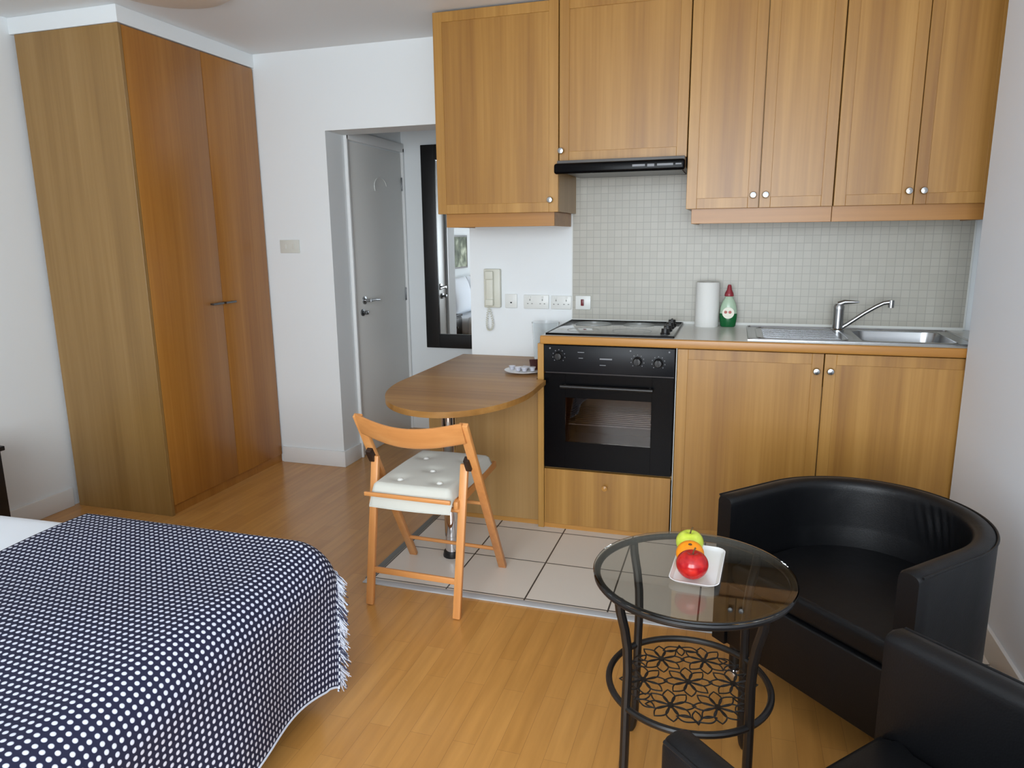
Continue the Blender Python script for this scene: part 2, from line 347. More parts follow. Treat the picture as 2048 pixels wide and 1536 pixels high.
# ------------------------------------------------------------------ kitchen wall units
YU, UB, UT = .19, 1.507, 2.423
def cab_door(t, x0, x1, z0, z1, yf, knob=None, mat='oak', sr=.045, kmat='steel'):
    x0 += .0015; x1 -= .0015
    b = MB().box(x0, x0+sr, yf, yf+.019, z0, z1, .0012, 1).box(x1-sr, x1, yf, yf+.019, z0, z1, .0012, 1)
    b.box(x0+sr, x1-sr, yf, yf+.019, z0, z0+sr, .0012, 1).box(x0+sr, x1-sr, yf, yf+.019, z1-sr, z1, .0012, 1)
    dr = obj('door', b, mat, t)
    obj('door_panel', MB().box(x0+sr-.001, x1-sr+.001, yf+.0035, yf+.016, z0+sr-.001, z1-sr+.001), mat, dr)
    if knob:
        obj('knob', MB().lathe((knob[0], yf, knob[1]), [(0, 0), (.007, 0), (.006, -.01), (.012, -.014), (.0145, -.02), (.012, -.026), (0, -.028)], 20, RX(-PI/2)), kmat, dr)
    return dr
def wall_cab(label, x0, x1, z0, doors, rail=None):
    t = thing('wall_cabinet', label, 'cabinet', (x0, YU, z0), 0, 'oak wall cabinets over the worktop')
    obj('carcass', MB().box(x0+.001, x1-.001, YU+.021, YB-.001, z0, UT, .001, 1), 'oak_side', t)
    for a, c, k in doors: cab_door(t, a, c, z0-.002, UT, YU, k)
    if rail:
        a, c, ends = rail; b = MB().box(a, c, YU+.022, YU+.04, UB-.066, z0-.001, .001, 1)
        if 'l' in ends: b.box(a, a+.018, YU+.04, YB-.015, UB-.066, z0-.001, .001, 1)
        if 'r' in ends: b.box(c-.018, c, YU+.04, YB-.015, UB-.066, z0-.001, .001, 1)
        obj('light_rail', b, 'oak_rail', t)
    return t
wall_cab('oak wall cabinet with one door, at the left end, hanging over the wall phone', -.589, .022, UB, [(-.589, .022, (-.016, 1.56))], (-.553, -.003, 'lr'))
wall_cab('shorter oak wall cabinet above the black cooker hood', .024, .601, 1.731, [(.024, .601, (.036, 1.777))])
wall_cab('two-door oak wall cabinet just right of the cooker hood', .603, 1.206, UB, [(.603, .911, (.886, 1.558)), (.911, 1.206, (.937, 1.558))], (.628, 1.206, 'l'))
wall_cab('two-door oak wall cabinet at the right end over the sink', 1.208, 1.80, UB, [(1.208, 1.508, (1.487, 1.558)), (1.508, 1.80, (1.541, 1.558))], (1.208, 1.80, 'r'))
# filler to the right end
struct('trim_4', MB().box(1.801, XREC, YU+.03, YB-.001, UB, UT), 'oak_side')
# cooker hood
t = thing('cooker_hood', 'slim black cooker hood under the short wall cabinet', 'cooker hood', (.3, .35, 1.665))
obj('canopy', MB().box(.03, .597, .125, .575, 1.686, 1.7285, .003), 'grey_filter', t)
fs = obj('front_strip', MB().box(.02, .6005, .1, .126, 1.668, 1.715, .012, 4), 'black_gloss', t)
b = MB().box(.375, .43, .0985, .101, 1.688, 1.697)
b.box(.44, .47, .0985, .101, 1.686, 1.697).box(.482, .55, .0985, .101, 1.688, 1.697).box(.56, .585, .0985, .101, 1.69, 1.696)
obj('slider_controls', b, 'grey_print', fs)
obj('filter', MB().box(.05, .575, .14, .56, 1.681, 1.6857), 'steel_dark', t)
# ------------------------------------------------------------------ base units
ZW0, ZW1 = .909, .947
t = thing('base_cabinet', 'open-fronted end housing of pale oak under the fixed dining table', 'cabinet', (-.3, .3, 0), 0, 'oak base cabinets')
t['label'] = 'pale plain oak panelled cupboard under the fixed dining table'
obj('front_panel', MB().box(-.60, -.032, .02, .04, .03, .715, .001, 1), 'oak_side', t)
obj('side_panel', MB().box(-.60, -.582, .04, YB-.002, 0, .715, .001, 1), 'oak_side', t)
obj('plinth', MB().box(-.60, -.032, .028, .046, 0, .0295), 'oak_x', t)
t = thing('base_cabinet', 'oak housing cabinet around the black oven with a drawer front below', 'cabinet', (.3, .3, 0), 0, 'oak base cabinets')
obj('side_panel', MB().box(-.03, -.001, .0, YB-.001, .0, ZW0-.001, .001, 1), 'oak', t)
obj('side_panel', MB().box(.599, .602, .012, YB-.001, .0, ZW0-.001), 'white_plastic', t)
dr = obj('drawer', MB().box(.001, .594, .0, .02, .03, .306, .0012, 1), 'oak', t)
obj('knob', MB().lathe((.295, 0, .236), [(0, 0), (.006, 0), (.006, -.01), (.012, -.014), (.013, -.02), (0, -.026)], 20, RX(-PI/2)), 'oak_y', dr)
obj('shelf', MB().box(.0, .598, .03, YB-.001, .29, .308).box(.0, .598, .03, YB-.001, .0, .02), 'oak_side', t)
obj('plinth', MB().box(-.03, .598, .01, .024, 0, .0295), 'oak_x', t)
t = thing('base_cabinet', 'oak base cabinet between the oven and the sink cabinet', 'cabinet', (.9, .3, 0), 0, 'oak base cabinets')
obj('carcass', MB().box(.604, 1.199, .021, YB-.001, .03, ZW0-.001), 'oak_side', t)
cab_door(t, .604, 1.199, .032, ZW0-.005, 0, (1.171, .832))
obj('plinth', MB().box(.604, 1.199, .022, .036, 0, .0295), 'oak_x', t)
t = thing('base_cabinet', 'oak base cabinet under the sink bowl by the right wall', 'cabinet', (1.5, .3, 0), 0, 'oak base cabinets')
obj('carcass', MB().box(1.2, 1.8, .021, YB-.001, .03, .76), 'oak_side', t)
cab_door(t, 1.2, 1.8, .032, ZW0-.005, 0, (1.225, .834))
obj('plinth', MB().box(1.2, 1.8, .022, .036, 0, .0295), 'oak_x', t)
# worktop with a cut-out for the bowl
t = thing('worktop', 'long grey worktop with an oak front edge over oven and cabinets', 'worktop', (-.012, 0, ZW0))
BX0, BX1, BY0, BY1 = 1.34, 1.72, .095, .465
b = MB().box(-.012, BX0-.01, .002, YB-.002, ZW0, ZW1, .001, 1).box(BX1+.01, XREC-.002, .002, YB-.002, ZW0, ZW1).box(BX0-.01, BX1+.01, .002, BY0-.01, ZW0, ZW1).box(BX0-.01, BX1+.01, BY1+.01, YB-.002, ZW0, ZW1)
obj('top', b, 'laminate_grey', t)
obj('edge_strip', MB().box(-.014, XREC-.002, -.02, .0015, ZW0, ZW1, .005, 3), 'oak_x', t)
# hob
t = thing('hob', 'flat ceramic hob set in the left end of the worktop', 'hob', (.295, .3, ZW1))
obj('glass_plate', MB().box(.008, .582, .03, .565, ZW1+.001, ZW1+.007, .002), 'ceramic_hob', t)
obj('rim', MB().box(.003, .587, .022, .03, ZW1, ZW1+.009, .002, 1).box(.003, .587, .565, .573, ZW1, ZW1+.009, .002, 1).box(.003, .008, .022, .573, ZW1, ZW1+.009).box(.582, .587, .022, .573, ZW1, ZW1+.009), 'black_gloss', t)
for (x, y, r) in ((.15, .17, .075), (.15, .43, .09), (.38, .17, .09), (.38, .43, .075)):
    obj('cooking_zone', MB().tube([(x+r*math.cos(a*2*PI/40), y+r*math.sin(a*2*PI/40), ZW1+.0072) for a in range(40)], .0012, 6, True), 'hob_ring', t)
for y in (.1, .22, .34, .46):
    obj('knob', MB().lathe((.54, y, ZW1+.007), [(0, 0), (.022, 0), (.022, .006), (.018, .008), (.017, .026), (0, .027)], 24).box(.536, .544, y-.017, y+.017, ZW1+.03, ZW1+.038, .002), 'black_plastic', t)
# oven
t = thing('oven', 'black built-in electric oven with a window under the worktop', 'oven', (.297, .3, .312))
obj('casing', MB().box(.003, .05, .022, .5, .312, .9).box(.545, .592, .022, .5, .312, .9).box(.05, .545, .022, .5, .312, .36).box(.05, .545, .022, .5, .74, .9).box(.05, .545, .48, .5, .36, .74), 'oven_inside', t)
cp = obj('control_panel', MB().box(.001, .594, -.002, .022, .776, .903, .003), 'black_panel', t)
for x, z in ((.072, .853), (.432, .842), (.524, .838)):
    k = obj('knob', MB().lathe((x, -.002, z), [(0, 0), (.021, 0), (.019, -.004), (.016, -.006), (.015, -.024), (0, -.025)], 24, RX(-PI/2)).box(x-.003, x+.003, -.031, -.024, z-.015, z+.015, .001, 1), 'black_plastic', cp)
    b = MB()
    for i in range(9):
        a = -PI*.25+i*PI*1.5/8
        b.box(x+.029*math.cos(a)-.0016, x+.029*math.cos(a)+.0016, -.0032, -.0018, z+.029*math.sin(a)-.002, z+.029*math.sin(a)+.002)
    obj('dial_marks', b, 'grey_print', cp)
for q in ((.262, .318, .843, .849), (.262, .29, .816, .819), (.16, .19, .872, .875), (.165, .185, .845, .848)): obj('printed_mark', MB().box(q[0], q[1], -.0032, -.0018, q[2], q[3]), 'grey_print', cp)
for x in (.03, .4, .57): obj('indicator_light', MB().lathe((x, -.002, .888), [(0, 0), (.004, 0), (.004, -.002), (0, -.003)], 12, RX(-PI/2)), 'grey_print', cp)
b = MB().box(.003, .103, -.003, .02, .316, .770, .001, 1).box(.499, .592, -.003, .02, .316, .770, .001, 1).box(.103, .499, -.0025, .02, .316, .446, 0).box(.103, .499, -.0025, .02, .660, .770, 0)
dr = obj('door', b, 'black_gloss', t)
obj('window', MB().box(.104, .498, -.002, .004, .447, .659), 'oven_glass', dr)
obj('handle', MB().tube([(.085, -.03, .716), (.505, -.03, .716)], .009, 14, sx=1).tube([(.1, -.03, .716), (.1, 0, .716)], .007).tube([(.49, -.03, .716), (.49, 0, .716)], .007), 'black_satin', dr)
b = MB()
for y in [.06+i*.035 for i in range(12)]: b.tube([(.055, y, .52), (.54, y, .52)], .0018, 6)
b.tube([(.055, .05, .52), (.54, .05, .52)], .003, 8)
obj('rack', b, 'chrome', t)
# sink
t = thing('sink', 'stainless steel sink with drainer on the left and bowl on the right', 'sink', (1.33, .27, ZW1))
SX0, SX1, SY0, SY1 = .894, 1.77, .045, .515
def rrect(x0, x1, y0, y1, r, n=6):
    p = []
    for cx, cy, a0 in ((x1-r, y1-r, 0), (x0+r, y1-r, PI/2), (x0+r, y0+r, PI), (x1-r, y0+r, 1.5*PI)):
        for i in range(n+1): p.append((cx+r*math.cos(a0+i*PI/2/n), cy+r*math.sin(a0+i*PI/2/n)))
    return p
bo = rrect(BX0-.005, BX1+.005, BY0-.005, BY1+.005, .07)
b = MB(); rings = []
for off, z, r in ((.0, ZW1+.0035, .07), (-.004, ZW1+.001, .068), (-.01, ZW1-.03, .065), (-.016, ZW1-.14, .06), (-.04, ZW1-.155, .05)):
    rings.append([Vector((x, y, z)) for x, y in rrect(BX0-off*1, BX1+off*1, BY0-off, BY1+off, r)])
b.loft(rings, cap=False); b.bm.faces.new(list(b.bm.verts)[-28:])
obj('bowl', b, 'steel', t, solid=0)
b = MB().box(SX0, BX0+.012, SY0, SY1, ZW1+.0005, ZW1+.0035).box(BX1-.012, SX1, SY0, SY1, ZW1+.0005, ZW1+.0035).box(BX0+.012, BX1-.012, SY0, BY0+.008, ZW1+.0005, ZW1+.0035).box(BX0+.012, BX1-.012, BY1-.008, SY1, ZW1+.0005, ZW1+.0035)
b.tube([(x, y, ZW1+.004) for x, y in rrect(SX0+.004, SX1-.004, SY0+.004, SY1-.004, .02)], .0035, 8, True)
obj('rim', b, 'steel', t)
b = MB()
for i in range(9): b.box(.96, 1.27-.0*i, .12+i*.035, .128+i*.035, ZW1+.0033, ZW1+.0065, .001, 1)
b.tube([(x, y, ZW1+.004) for x, y in rrect(.935, 1.30, .085, .47, .04)], .003, 8, True)
obj('drainer', b, 'steel', t)
obj('plug_hole', MB().lathe((1.53, .28, ZW1-.1545), [(0, 0), (.035, 0), (.035, .002), (.022, .001), (0, .001)], 24), 'steel_dark', t)
# tap
t = thing('tap', 'chrome single-lever mixer tap with an upward slanting spout', 'tap', (1.293, .42, ZW1+.0035))
z = ZW1+.0035
obj('body', MB().lathe((1.293, .42, z), [(0, 0), (.029, 0), (.029, .006), (.0235, .012), (.023, .1), (.024, .112), (.018, .124), (0, .127)], 28), 'steel', t)
obj('lever', MB().tube([(1.290, .42, z+.122), (1.315, .417, z+.133), (1.36, .412, z+.134), (1.375, .41, z+.135)], [.013, .011, .006, .004], 12, sx=1), 'steel', t)
obj('spout', MB().tube([(1.305, .418, z+.012), (1.33, .416, z+.03), (1.40, .412, z+.085), (1.445, .41, z+.115), (1.475, .408, z+.132), (1.498, .406, z+.136)], .0095, 14).tube([(1.505, .406, z+.145), (1.505, .406, z+.112)], .0125, 16), 'steel', t)
# splashback
o = obj('splashback', MB().box(.006, 1.846, YB-.007, YB-.0005, ZW1+.001, 1.70), 'mosaic', origin=(.006, YB-.007, ZW1)); tag(o, 'pale small square mosaic tiling behind the hob and sink', 'splashback')
obj('edge_trim', MB().box(1.846, 1.853, YB-.009, YB-.0005, ZW1+.001, 1.44).box(.001, .006, YB-.009, YB-.0005, ZW1+.001, 1.5).box(.006, 1.846, YB-.014, YB-.007, ZW1, ZW1+.012), 'white_plastic', o)
# paper roll
t = thing('paper_towel_roll', 'white paper towel roll standing left of the soap bottle', 'paper towel', (.704, .5, ZW1))
obj('roll', MB().lathe((.704, .5, ZW1), [(.02, 0), (.056, 0), (.057, .004), (.057, .214), (.055, .218), (.02, .218), (.018, .21), (.018, .01)], 36), 'paper', t)
# dish soap bottle
bx, by = .806, .5; t = thing('soap_bottle', 'clear bottle of green dish soap with a dark red cap', 'bottle', (bx, by, ZW1))
def oval(prof, sx, sy, n=28): return [[Vector((bx+r*sx*math.cos(2*PI*j/n), by+r*sy*math.sin(2*PI*j/n), ZW1+z)) for j in range(n)] for r, z in prof]
obj('liquid', MB().loft(oval([(.002, .001), (.033, .001), (.036, .006), (.041, .04), (.042, .062), (.041, .0655), (.002, .066)], 1, .55)), 'soap_green', t)
obj('bottle_top', MB().loft(oval([(.0408, .0662), (.039, .09), (.034, .112), (.026, .13), (.019, .142), (.016, .15)], 1, .58)), 'soap_clear', t)
obj('cap', MB().loft(oval([(.021, .15), (.022, .153), (.02, .165), (.012, .18), (.009, .2), (.006, .206)], 1, .9)), 'cap_red', t)
lb = obj('label', MB().lathe((bx, by-.0245, ZW1+.07), [(0, 0), (.028, 0), (.028, -.0025), (0, -.003)], 28, RX(-PI/2)), 'label_white', t)
b = MB()
for dx in (-.0125, .008): b.lathe((bx+dx, by-.0275, ZW1+.074), [(0, 0), (.0075, 0), (.0075, -.0006), (0, -.001)], 14, RX(-PI/2))
obj('label_print', b, 'label_red', lb)
# ------------------------------------------------------------------ wall fittings
def socket(x0, x1, z0, z1, y, label, name='wall_socket', n=2, cat='socket', group='white sockets above the dining table'):
    t = thing(name, label, cat, ((x0+x1)/2, y, z0), 0, group)
    obj('face_plate', MB().box(x0, x1, y-.010, y, z0, z1, .003), 'white_plastic', t)
    w = (x1-x0)/n
    for i in range(n):
        c = x0+w*(i+.5); z = (z0+z1)/2
        q = ((c-.003, c+.003, z+.006, z+.016), (c-.016, c-.008, z-.012, z-.007), (c+.008, c+.016, z-.012, z-.007)) if n == 2 else ((c-.004, c+.006, z-.012, z-.005),)
        for h in q: obj('socket_hole', MB().box(h[0], h[1], y-.0108, y-.009, h[2], h[3]), 'socket_dark' if n == 2 else 'black_plastic', t)
    if n == 2:
        for i in (0, 1): obj('rocker', MB().box(x0+w*(i+.5)+(-.006 if i else -.006), x0+w*(i+.5)+.006, y-.013, y-.009, (z0+z1)/2+.02, (z0+z1)/2+.032, .001, 1), 'white_plastic', t)
    return t
socket(-.372, -.304, 1.01, 1.086, YB, 'small square phone socket right beside the wall phone', n=1)
socket(-.265, -.125, 1.008, 1.083, YB, 'white double socket in the middle of the row beside the wall phone')
socket(-.112, .0, 1.008, 1.08, YB, 'white double socket at the right end of the row, next to the red switch')
y = YB-.007
t = thing('cooker_switch', 'white square switch plate with a dark red rocker on the tiles', 'switch', (.064, y, 1.01))
obj('face_plate', MB().box(.024, .106, y-.011, y, 1.01, 1.083, .003), 'white_plastic', t)
obj('rocker', MB().box(.054, .07, y-.018, y-.010, 1.03, 1.064, .002), 'red_plastic', t)
t = thing('light_switch', 'pale light switch plate on the wall beside the wardrobe', 'switch', (-1.716, YB, 1.312))
obj('face_plate', MB().box(-1.782, -1.65, YB-.009, YB, 1.312, 1.388, .003), 'switch_plate', t)
for x in (-1.745, -1.687): obj('rocker', MB().box(x-.009, x+.009, YB-.012, YB-.008, 1.336, 1.364, .002), 'switch_plate', t)
t = thing('wall_phone', 'cream entry phone handset on the wall with a dangling coiled cord', 'phone', (-.44, YB, 1.012))
obj('cradle', MB().box(-.488, -.393, YB-.03, YB, 1.012, 1.222, .006), 'cream_plastic', t)
obj('handset', MB().box(-.472, -.428, YB-.05, YB-.026, 1.022, 1.212, .009, 3).box(-.474, -.426, YB-.058, YB-.04, 1.165, 1.212, .007, 3).box(-.474, -.426, YB-.058, YB-.04, 1.022, 1.06, .007, 3), 'cream_plastic', t)
pts = []
for i in range(170):
    u = i/169; base = Vector((-.458+.02*math.sin(u*2*PI)*(u > .3), YB-.03, 1.012-.12*math.sin(u*PI)))
    if u < .5: base = Vector((-.46-.012*math.sin(u*2*PI), YB-.03, 1.02-.135*math.sin(u*PI)))
    else: base = Vector((-.46+.022*math.sin((1-u)*2*PI), YB-.03, 1.02-.135*math.sin(u*PI)))
    a = i*1.1; pts.append(base+Vector((.006*math.cos(a), .006*math.sin(a), 0)))
obj('coiled_cord', MB().tube(pts, .0018, 6), 'cream_plastic', t)
# mirror in the hall
mx0, mx1, mz0, mz1 = -1.279, -.60, .615, 2.015; y = YH
t = thing('mirror', 'tall mirror in a wide black frame on the hall wall', 'mirror', (mx0, y, mz0)); fw = .1
b = MB().box(mx0, mx0+fw, y-.03, y-.001, mz0, mz1, .004).box(mx1-fw, mx1, y-.03, y-.001, mz0, mz1, .004).box(mx0+fw-.001, mx1-fw+.001, y-.03, y-.001, mz0, mz0+fw, .004).box(mx0+fw-.001, mx1-fw+.001, y-.03, y-.001, mz1-fw, mz1, .004)
obj('frame', b, 'black_wood', t); obj('glass', MB().box(mx0+fw-.002, mx1-fw+.002, y-.014, y-.010, mz0+fw-.002, mz1-fw+.002), 'mirror', t)
# ceiling lamp
t = thing('ceiling_lamp', 'round beige flush ceiling lamp cut off by the top edge of the photo', 'lamp', (-1.46, -.52, H))
obj('shade', MB().lathe((-1.46, -.52, H), [(.245, -.012), (.258, -.014), (.258, -.02), (.235, -.034), (.16, -.048), (.0, -.055)], 48), 'lamp', t)
obj('base', MB().lathe((-1.46, -.52, H), [(0, -.0005), (.235, -.0005), (.235, -.0118), (0, -.0118)], 40), 'white_plastic', t)
# ------------------------------------------------------------------ fixed dining table
TZ = .743
t = thing('dining_table', 'round-ended wooden table fixed to the wall beside the oven cabinet', 'table', (-.31, .0, 0))
poly = [(-.630, YB-.002), (-.630, -.22)]
cx, cy, a_, b_ = -.305, -.22, .325, .52
for i in range(1, 36):
    th = PI+i*PI/36; c, s_ = math.cos(th), math.sin(th); e = 1
    poly.append((cx-.035*s_*(1-abs(c)*.3)+a_*c, cy+b_*s_))
poly += [(.019, -.22), (.017, -.03), (-.034, -.026), (-.034, YB-.002)]
obj('tabletop', MB().prism(poly, TZ-.024, TZ, .003), 'table', t)
obj('leg', MB().lathe((-.314, -.414, 0), [(0, .03), (.0285, .03), (.0285, .1), (.03, .102), (.03, TZ-.045), (0, TZ-.045)], 32), 'chrome', t)
obj('leg_foot', MB().lathe((-.314, -.414, 0), [(0, .004), (.040, .004), (.041, .01), (.037, .028), (.02, .0295), (0, .0295)], 32), 'black_plastic', t)
obj('mounting_plate', MB().lathe((-.314, -.414, 0), [(0, TZ-.044), (.034, TZ-.044), (.045, TZ-.03), (.045, TZ-.025), (0, TZ-.025)], 32), 'chrome', t)
# storage jug on the table
jx, jy = -.105, .44
t = thing('plastic_canister', 'clear tapered plastic canister on the table against the worktop end', 'canister', (jx, jy, TZ))
obj('body', MB().lathe((jx, jy, TZ), [(0, .001), (.058, .001), (.06, .004), (.071, .2), (.073, .205), (.073, .212), (.070, .212), (.068, .2), (.057, .006), (0, .005)], 40), 'plastic_clear', t)
# saucer with milk pots and sachet
px_, py_ = -.135, .125
t = thing('saucer', 'small white saucer at the back right of the dining table', 'saucer', (px_, py_, TZ))
obj('dish', MB().lathe((px_, py_, TZ), [(0, .001), (.045, .001), (.05, .004), (.092, .012), (.094, .015), (.09, .015), (.048, .008), (0, .006)], 40), 'china', t)
for i, (dx, dy, lb) in enumerate(((-.055, -.01, 'leftmost'), (-.018, -.035, 'second from the left'), (.016, -.04, 'third from the left'), (.05, -.02, 'rightmost'))):
    x, yy = px_+dx, py_+dy; q = thing('milk_pot', 'tiny white milk pot on the saucer, '+lb+' of the four', 'milk pot', (x, yy, TZ+.013), 0, 'milk pots on the saucer')
    obj('cup', MB().lathe((x, yy, TZ+.0135), [(0, 0), (.010, 0), (.0145, .016), (.0165, .017), (.0165, .0185), (0, .0185)], 20), 'pot', q)
    obj('lid', MB().lathe((x, yy, TZ+.0135), [(0, .0187), (.0168, .0187), (.0168, .0195), (0, .0197)], 20), 'foil', q)
for i, (dx, dy, rz, rx, lb) in enumerate(((.045, .035, .5, .9, 'dark brown sachet leaning up behind the milk pots'), (-.005, .04, -.2, .08, 'pale sachet lying flat behind the milk pots'))):
    x, yy = px_+dx, py_+dy; z = TZ+(.034 if i == 0 else .016)
    rot = RZ(rz) @ RX(rx); o = obj('sachet', MB().box(x-.022, x+.022, yy-.03, yy+.03, z-.003, z+.003, .0025, 2, rot), 'sachet' if i == 0 else 'foil', origin=(x, yy, z)); tag(o, lb, 'sachet', None)
# ------------------------------------------------------------------ folding chair
t = thing('folding_chair', 'pine folding chair tucked under the dining table', 'chair', (-.27, -.68, 0))
def L3(a, b, u): return Vector(a)+(Vector(b)-Vector(a))*u
AL = ((-.487, -.445, .004), (-.449, -.942, .768)); AR = ((-.064, -.458, .004), (-.030, -.970, .768))
BL = ((-.462, -.900, .002), (-.442, -.834, .585)); BR = ((-.098, -.910, .002), (-.077, -.844, .585))
for nm, (a, c) in (('leg', AL), ('leg', AR)): obj('back_leg', MB().bar(a, c, .02, .034, up=(1, 0, 0), bev=.004), 'pine', t)
for a, c in (BL, BR): obj('leg', MB().bar(a, c, .02, .03, up=(1, 0, 0), bev=.004), 'pine', t)
cl, cr = L3(*AL, .955), L3(*AR, .955)
def crest(u, v):
    p = cl+(cr-cl)*u; bow = .03*(1-(2*u-1)**2); return p
b = MB(); rings = []
for i in range(17):
    u = .0+1.0*i/16; p = cl+(cr-cl)*u; p = p+Vector((.0, -.012-.035*math.sin(PI*min(max(u, 0), 1)), -.028*math.sin(PI*min(max(u, 0), 1))))
    h = .042; ring = []
    for k in range(12):
        a = 2*PI*k/12; yy = math.copysign(abs(math.cos(a))**.6, math.cos(a))*.009; zz = math.copysign(abs(math.sin(a))**.35, math.sin(a))*h
        ring.append(p+Vector((0, yy-zz*.5, zz)))
    rings.append(ring)
b.loft(rings); obj('backrest', b, 'pine_x', t)
SZ = .435
def seat_rail(x0): return MB().bar((x0, -.893, SZ+.004), (x0-.010, -.418, SZ+.014), .018, .03, up=(0, 0, 1), bev=.004)
obj('seat_rail', seat_rail(-.428), 'pine_y', t); obj('seat_rail', seat_rail(-.098), 'pine_y', t)
for i in range(8):
    yy = -.478-i*.056; obj('seat_slat', MB().box(-.43, -.102, yy-.018, yy+.018, SZ+.018, SZ+.026, .002), 'pine_x', t)
obj('rear_rail', MB().bar((-.440, -.938, SZ+.035), (-.095, -.946, SZ+.035), .010, .016, up=(0, 0, 1), bev=.003), 'pine_x', t)
obj('rear_rail', MB().tube([(-.458, -.862, SZ-.022), (-.09, -.868, SZ-.022)], .009, 12), 'pine_x', t)
obj('rung', MB().tube([L3(*AL, .15), L3(*AR, .15)], .008, 12), 'pine_x', t)
obj('rung', MB().bar(L3(*BL, .24), L3(*BR, .24), .011, .024, bev=.003), 'pine_x', t)
obj('rung', MB().tube([L3(*AL, .50), L3(*AR, .50)], .007, 12), 'pine_x', t)
for (s_, c) in ((1, (-.4525, -.852, .592)), (-1, (-.057, -.863, .592))):
    obj('hinge_bracket', MB().box(c[0]-.011, c[0]+.011, c[1]-.012, c[1]+.014, c[2]-.028, c[2]+.028, .003, 2, RX(.55)), 'hinge_brown', t)
# tufted cushion
cx0, cx1, cy0, cy1 = -.428, -.105, -.93, -.455
TUF = [(.25, .22), (.75, .22), (.5, .48), (.22, .78), (.78, .78)]
def cush(u, v):
    x = cx0+(cx1-cx0)*u; yy = cy0+(cy1-cy0)*v; e = min(u, 1-u, v, 1-v); z = .042*min(1, e/.05)**.45 if e > 0 else 0
    for a, c in TUF:
        d2 = ((u-a)**2*.11+(v-c)**2*.25)/.0009; z -= .013*math.exp(-d2)
    x += .008*math.sin(v*PI)*(2*u-1); yy += .008*math.sin(u*PI)*(2*v-1); sag = -.04*max(0, (.06-v)/.06)
    return (x, yy, SZ+.0268+max(z, .0)+sag)
t = thing('seat_cushion', 'tufted off-white cushion on the folding chair', 'cushion', ((cx0+cx1)/2, -.68, SZ+.027))
b = MB().grid(cush, 32, 44); b.grid(lambda u, v: (cx0+(cx1-cx0)*u+.008*math.sin(v*PI)*(2*u-1), cy0+(cy1-cy0)*v+.008*math.sin(u*PI)*(2*v-1), SZ+.0267-.045*max(0, (.06-v)/.06)), 16, 22)
obj('cover', b, 'cushion', t, smooth=60)
for a, c in TUF: obj('button', MB().lathe((cx0+(cx1-cx0)*a, cy0+(cy1-cy0)*c, SZ+.027+.028), [(0, 0), (.011, 0), (.012, .004), (.008, .009), (0, .01)], 18), 'button', t)
# ------------------------------------------------------------------ coffee table
gx, gy, gz, gr = .766, -1.488, .585, .241
t = thing('coffee_table', 'round glass side table with black metal legs and a flower lattice shelf', 'table', (gx, gy, 0))
obj('glass_top', MB().lathe((gx, gy, gz-.006), [(0, 0), (gr, 0), (gr+.002, .003), (gr, .006), (0, .006)], 72), 'table_glass', t)
cirq = lambda r, z, n=72: [(gx+r*math.cos(i*2*PI/n), gy+r*math.sin(i*2*PI/n), z) for i in range(n)]
obj('top_ring', MB().tube(cirq(gr-.008, gz-.015), .0085, 10, True), 'black_satin', t)
SHZ, SHR = .282, .199
sh = obj('shelf_ring', MB().tube(cirq(SHR, SHZ), .0085, 10, True), 'black_satin', t)
b = MB()
def petal(c, a, L, w):
    P = []
    for s_ in (1, -1):
        seg = [(L*k/10, s_*w*math.sin(PI*(k/10)**1.25)) for k in range(11)]; P += seg if s_ == 1 else seg[::-1][1:-1]
    q = [(c[0]+x*math.cos(a)-yy*math.sin(a), c[1]+x*math.sin(a)+yy*math.cos(a)) for x, yy in P]
    if any((x-gx)**2+(yy-gy)**2 > (SHR-.004)**2 for x, yy in q):
        q = [(x, yy) if (x-gx)**2+(yy-gy)**2 <= (SHR-.004)**2 else (gx+(x-gx)*(SHR-.004)/math.hypot(x-gx, yy-gy), gy+(yy-gy)*(SHR-.004)/math.hypot(x-gx, yy-gy)) for x, yy in q]
    b.tube([(x, yy, SHZ) for x, yy in q], .0019, 6, True)
cs = [(gx, gy)]+[(gx+.112*math.cos(PI/6*.4+k*PI/3), gy+.112*math.sin(PI/6*.4+k*PI/3)) for k in range(6)]
for c in cs:
    for k in range(8): petal(c, k*PI/4+.2, .060, .0145)
    b.lathe((c[0], c[1], SHZ-.003), [(0, 0), (.008, 0), (.008, .006), (0, .006)], 12)
for k in range(6):
    a = PI/6*.4+PI/6+k*PI/3; petal((gx+.165*math.cos(a), gy+.165*math.sin(a)), a+PI, .05, .01); petal((gx+.155*math.cos(a), gy+.155*math.sin(a)), a+PI*.62, .05, .012); petal((gx+.155*math.cos(a), gy+.155*math.sin(a)), a-PI*.62, .05, .012)
obj('flower_lattice', b, 'black_satin', sh)
for k in range(4):
    a = PI*.75+k*PI/2+.03; cc, ss = math.cos(a), math.sin(a)
    pr = [(.226, .566), (.222, .54), (.208, .49), (.199, .44), (.196, .38), (.199, .28), (.201, .15), (.204, .06), (.213, .02), (.222, .004)]
    obj('leg', MB().tube([(gx+r*cc, gy+r*ss, z) for r, z in pr], .0115, 10), 'black_satin', t)
